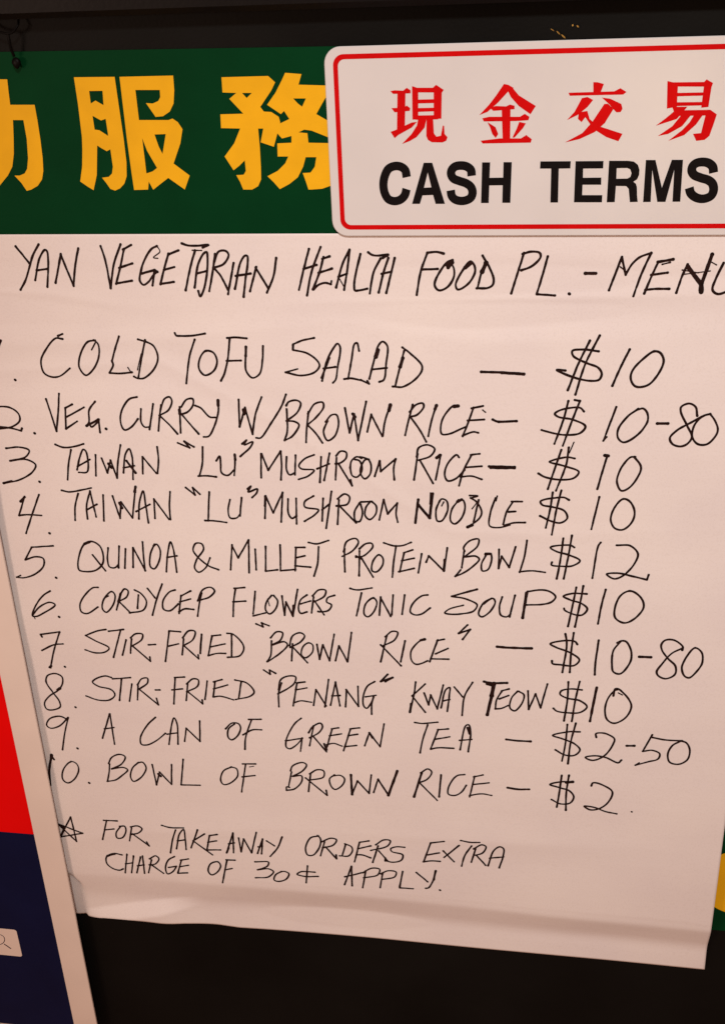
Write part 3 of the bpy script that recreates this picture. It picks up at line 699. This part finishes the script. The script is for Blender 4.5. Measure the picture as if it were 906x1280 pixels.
face_front(ring('border_line', oo, ii, OS + 0.00012, M_REDP, plate))
RP = OS + 0.00012
def P_(*l): return [(x, []) for x in l]
solid_char('character', 'red character 現', 460, 80, S240, P_(
 "105,128 125,124 165,126 182,112 200,124 200,138 118,141", "138,132 176,132 173,300 136,308", "110,208 165,206 182,196 198,208 196,221 125,228",
 "106,320 128,312 205,276 230,273 205,300 142,335 125,350",
 "207,104 236,114 236,262 209,262", "230,112 305,112 320,98 356,122 347,136 345,258 309,258 309,134 230,134",
 "232,168 312,166 312,184 232,186", "232,208 312,206 312,223 232,226", "225,243 330,241 330,261 225,263",
 "236,258 276,256 266,300 228,345 195,364 160,377 205,330 230,290",
 "275,256 306,256 310,328 322,343 343,338 352,290 358,292 360,330 374,345 368,362 350,370 300,369 282,358 274,340"), RP, M_REDP, plate, 1.5e-6)
solid_char('character', 'red character 金', 460, 80, S240, P_(
 "640,94 660,98 686,113 665,124 612,182 562,226 524,241 570,192 602,150", "652,112 682,114 710,148 790,198 765,237 710,198 672,155",
 "575,208 600,198 650,200 668,191 690,197 690,213 590,221", "538,256 570,249 715,249 738,235 760,249 755,265 700,269 545,271",
 "629,206 671,206 669,357 634,357", "562,274 600,298 613,330 601,349 585,330 575,300", "712,273 743,280 730,302 690,347 680,347 700,305",
 "530,362 620,351 720,351 745,335 771,355 766,371 540,375"), RP, M_REDP, plate, 1.5e-6)
solid_char('character', 'red character 交', 680, 80, S226, P_(
 "245,91 265,91 298,100 280,146 245,146", "121,144 350,137 380,121 411,140 395,153 127,159", "188,171 215,165 244,180 215,216 165,256 113,281 150,241",
 "288,168 330,174 385,200 391,225 381,241 360,242 325,202", "300,200 318,199 346,225 302,296 252,341 176,376 103,393 190,346 240,290",
 "172,242 215,235 226,275 262,308 391,350 370,387 310,366 245,325 205,266 186,291 168,275"), RP, M_REDP, plate, 1.5e-6)
solid_char('character', 'red character 易', 680, 80, S226, P_(
 "616,85 645,92 669,95 663,215 613,223", "630,92 800,90 812,77 844,95 838,113 650,113", "800,100 839,100 821,215 785,219", "655,145 805,142 805,158 655,162", "655,192 800,190 800,207 655,211",
 "640,215 716,214 662,276 558,309 610,270 648,238", "665,232 800,230 830,229 863,252 851,290 826,360 802,380 760,385 744,350 784,346 806,258 665,260",
 "690,250 738,250 690,311 620,350 568,361 640,312", "752,250 797,250 760,302 700,356 620,385 690,331 728,291"), RP, M_REDP, plate, 1.5e-6)

def letter(ch, ox, oy, s, polys=(), strokes=()):
    verts, faces = [], []
    for outl, holes in polys:
        fill(verts, faces, [[at(ox + x / s, oy + y / s, RP) for x, y in parse(l)] for l in [outl] + list(holes)])
    for st, w in strokes:
        line = catmull([(ox + x / s, oy + y / s) for x, y in parse(st)], 0.5)
        P = [at(q[0], q[1], RP) for q in line]
        ribbon(verts, faces, P, [w / s * 0.000487] * len(P), cap=False)
    o = link_mesh('letter', verts, faces, M_BLACKP, plate); face_front(o); o['label'] = 'black letter ' + ch
A_, B_ = (460, 80, S240), (680, 80, S226)
letter('C', *A_, strokes=[("182,534 174,500 152,484 124,482 96,495 78,530 72,568 78,608 96,638 124,647 152,640 172,620 181,590", 35)])
letter('A', *A_, polys=[("262,466 302,466 362,660 318,660 306,618 256,620 244,660 207,660", ["281,512 298,582 263,584"])])
letter('S', *A_, strokes=[("488,528 484,500 465,484 438,479 410,484 394,500 391,520 402,540 430,552 462,563 484,580 492,605 484,630 462,643 434,646 408,638 394,622 389,596", 35)])
letter('H', *A_, polys=[("537,464 575,464 572,537 636,536 638,463 677,463 670,655 632,655 634,572 571,573 568,656 532,656", [])])
letter('T', *B_, polys=[("-20,488 132,487 130,523 72,524 68,694 30,694 34,524 -22,524", [])])
letter('E', *B_, polys=[("156,487 296,486 294,523 194,524 193,570 285,569 284,605 191,605 189,657 290,657 288,693 148,693", [])])
letter('R', *B_, polys=[("324,485 420,485 448,489 468,505 476,530 474,556 464,578 445,590 458,600 463,616 464,660 467,691 428,692 424,650 422,626 410,612 358,611 352,692 312,693", ["362,522 415,521 430,528 436,547 430,566 415,574 360,575"])])
letter('M', *B_, polys=[("508,481 556,481 588,620 638,480 694,480 680,690 641,690 650,530 606,691 565,691 540,530 532,691 494,692", [])])
letter('S', *B_, strokes=[("847,545 842,515 822,497 792,491 760,497 742,513 738,536 750,556 782,570 820,582 841,600 847,630 836,658 812,672 780,675 750,664 732,646 725,620", 37)])

# ------------------------------------------------------------------ poster board at the left
OP = 0.0118
e0, e1 = at(26.5, 800, OP), at(120.5, 1280, OP)
xe = 0.5 * (e0.x + e1.x); xi = 0.5 * (at(26, 970, OP).x + at(94, 1280, OP).x)
zpb = at(5, 1279, OP).z
poster = empty('poster_board', Vector((xe - 0.15, -0.006, zpb - 0.02)))
tag(poster, 'red and navy printed poster with a white border, overlapping the left of the menu', 'poster')
slab('panel', [(xe - 0.32, zpb - 0.018), (xe, zpb - 0.018), (xe, zb_top + 0.02), (xe - 0.32, zb_top + 0.02)], OP, 0.0014, M_POSTW, poster, 0.0003)
zrn = at(20, 1041, OP).z
def sheet_rect(name, x0, z0, x1, z1, out, mat, parent):
    o = link_mesh(name, [(x0, -out, z0), (x1, -out, z0), (x1, -out, z1), (x0, -out, z1)], [(0, 1, 2, 3)], mat, parent); face_front(o); return o
sheet_rect('red_field', xe - 0.32 + (xe - xi), zrn, xi, zb_top, OP + 0.0001, M_POSTR, poster)
sheet_rect('navy_field', xe - 0.32 + (xe - xi), zpb, xi, zrn, OP + 0.0001, M_POSTN, poster)
bx1 = at(24.5, 1178, OP).x; bz1 = at(14, 1161.5, OP).z; bz0 = at(16, 1194.5, OP).z
vs, fs = [], []
fill(vs, fs, [[Vector((x, -(OP + 0.0002), z)) for x, z in rrect(bx1 - 0.12, bz0, bx1, bz1, 0.0022)]])
box = link_mesh('search_box', vs, fs, M_POSTW, poster); face_front(box)
vs, fs = [], []
OI = OP + 0.0003
circ = [at(-1 + 7.3 * math.cos(a * math.tau / 28), 1174.5 + 6.2 * math.sin(a * math.tau / 28), OI) for a in range(29)]
ribbon(vs, fs, circ, [0.0006] * 29, cap=False)
hd = [at(x, y, OI) for x, y in ((5.5, 1180), (10, 1183), (14.3, 1186))]
ribbon(vs, fs, hd, [0.0010] * 3, cap=False)
ic = link_mesh('magnifier_icon', vs, fs, M_ICON, box); face_front(ic)

# ------------------------------------------------------------------ cable tie at the upper left corner
def tube(name, pts, r, mat, parent, flat=1.0, sides=8):
    line = []
    P = [Vector(p) for p in pts]
    Q = [P[0] * 2 - P[1]] + P + [P[-1] * 2 - P[-2]]
    for i in range(1, len(Q) - 2):
        for k in range(6):
            t = k / 6; a, b, c, d = Q[i - 1], Q[i], Q[i + 1], Q[i + 2]
            line.append(0.5 * ((2 * b) + (c - a) * t + (2 * a - 5 * b + 4 * c - d) * t * t + (3 * b - a - 3 * c + d) * t ** 3))
    line.append(P[-1])
    verts, faces = [], []
    for i, p in enumerate(line):
        t = (line[min(i + 1, len(line) - 1)] - line[max(i - 1, 0)]).normalized()
        n = t.cross(Vector((0, 1, 0))).normalized(); b = t.cross(n)
        for k in range(sides):
            a = math.tau * k / sides
            verts.append(p + n * math.cos(a) * r * flat + b * math.sin(a) * r)
        if i:
            for k in range(sides):
                a0 = (i - 1) * sides; faces.append((a0 + k, a0 + (k + 1) % sides, a0 + sides + (k + 1) % sides, a0 + sides + k))
    faces.append(tuple(range(sides))); faces.append(tuple((len(line) - 1) * sides + k for k in range(sides)))
    o = link_mesh(name, verts, faces, mat, parent, smooth=True)
    bm = bmesh.new(); bm.from_mesh(o.data); bmesh.ops.recalc_face_normals(bm, faces=bm.faces[:]); bm.to_mesh(o.data); bm.free()
    return o
tie = empty('cable_tie', at(11, 42, 0.003))
tag(tie, 'black nylon cable tie looped through the upper left of the green banner', 'cable tie')
tube('loop', [at(22, 12, 0.002), at(23.5, 26, 0.005), at(22, 33, 0.007), at(15, 41, 0.008), at(6, 41.5, 0.008), at(-8, 36, 0.006), at(-16, 24, 0.003)], 0.00065, M_TIE, tie, 0.9)
tube('tail', [at(10, 41, 0.008), at(12, 50, 0.008), at(14, 60, 0.007), at(18, 70, 0.005)], 0.0007, M_TIE, tie, 1.2)
hd = at(21, 79, 0.0045)
bm = bmesh.new(); bmesh.ops.create_icosphere(bm, subdivisions=3, radius=0.0026)
for v in bm.verts:
    v.co.x *= 1.0 - 0.25 * (v.co.z < 0) * min(1, -v.co.z / 0.0026) * 2; v.co.y *= 0.6; v.co.z *= 1.15
me = bpy.data.meshes.new('lock'); bm.to_mesh(me); bm.free(); me.materials.append(M_TIE)
me.polygons.foreach_set('use_smooth', [True] * len(me.polygons))
lk = bpy.data.objects.new('lock', me); COL.objects.link(lk); lk.parent = tie; lk.matrix_parent_inverse = tie.matrix_world.inverted(); lk.location = hd

# gold flecks imitate blurred lamp reflections on the black board above the plate
ts = empty('lamp_glints', at(702, 45, 0.001))
tag(ts, 'small gold flecks imitating lamp reflections on the black board above the cash sign', 'glint')
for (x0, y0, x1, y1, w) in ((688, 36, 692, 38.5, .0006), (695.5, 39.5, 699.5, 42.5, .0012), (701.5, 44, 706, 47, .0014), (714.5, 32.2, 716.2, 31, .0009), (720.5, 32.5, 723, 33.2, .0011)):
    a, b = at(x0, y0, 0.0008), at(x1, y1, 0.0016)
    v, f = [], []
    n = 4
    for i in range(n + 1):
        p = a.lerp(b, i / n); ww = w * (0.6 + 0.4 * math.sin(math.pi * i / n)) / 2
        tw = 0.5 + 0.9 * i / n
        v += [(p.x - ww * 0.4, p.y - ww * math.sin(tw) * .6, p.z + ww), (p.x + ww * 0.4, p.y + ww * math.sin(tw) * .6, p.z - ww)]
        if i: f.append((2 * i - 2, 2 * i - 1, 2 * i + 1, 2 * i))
    link_mesh('glint_fleck', v, f, M_GLINT, ts)
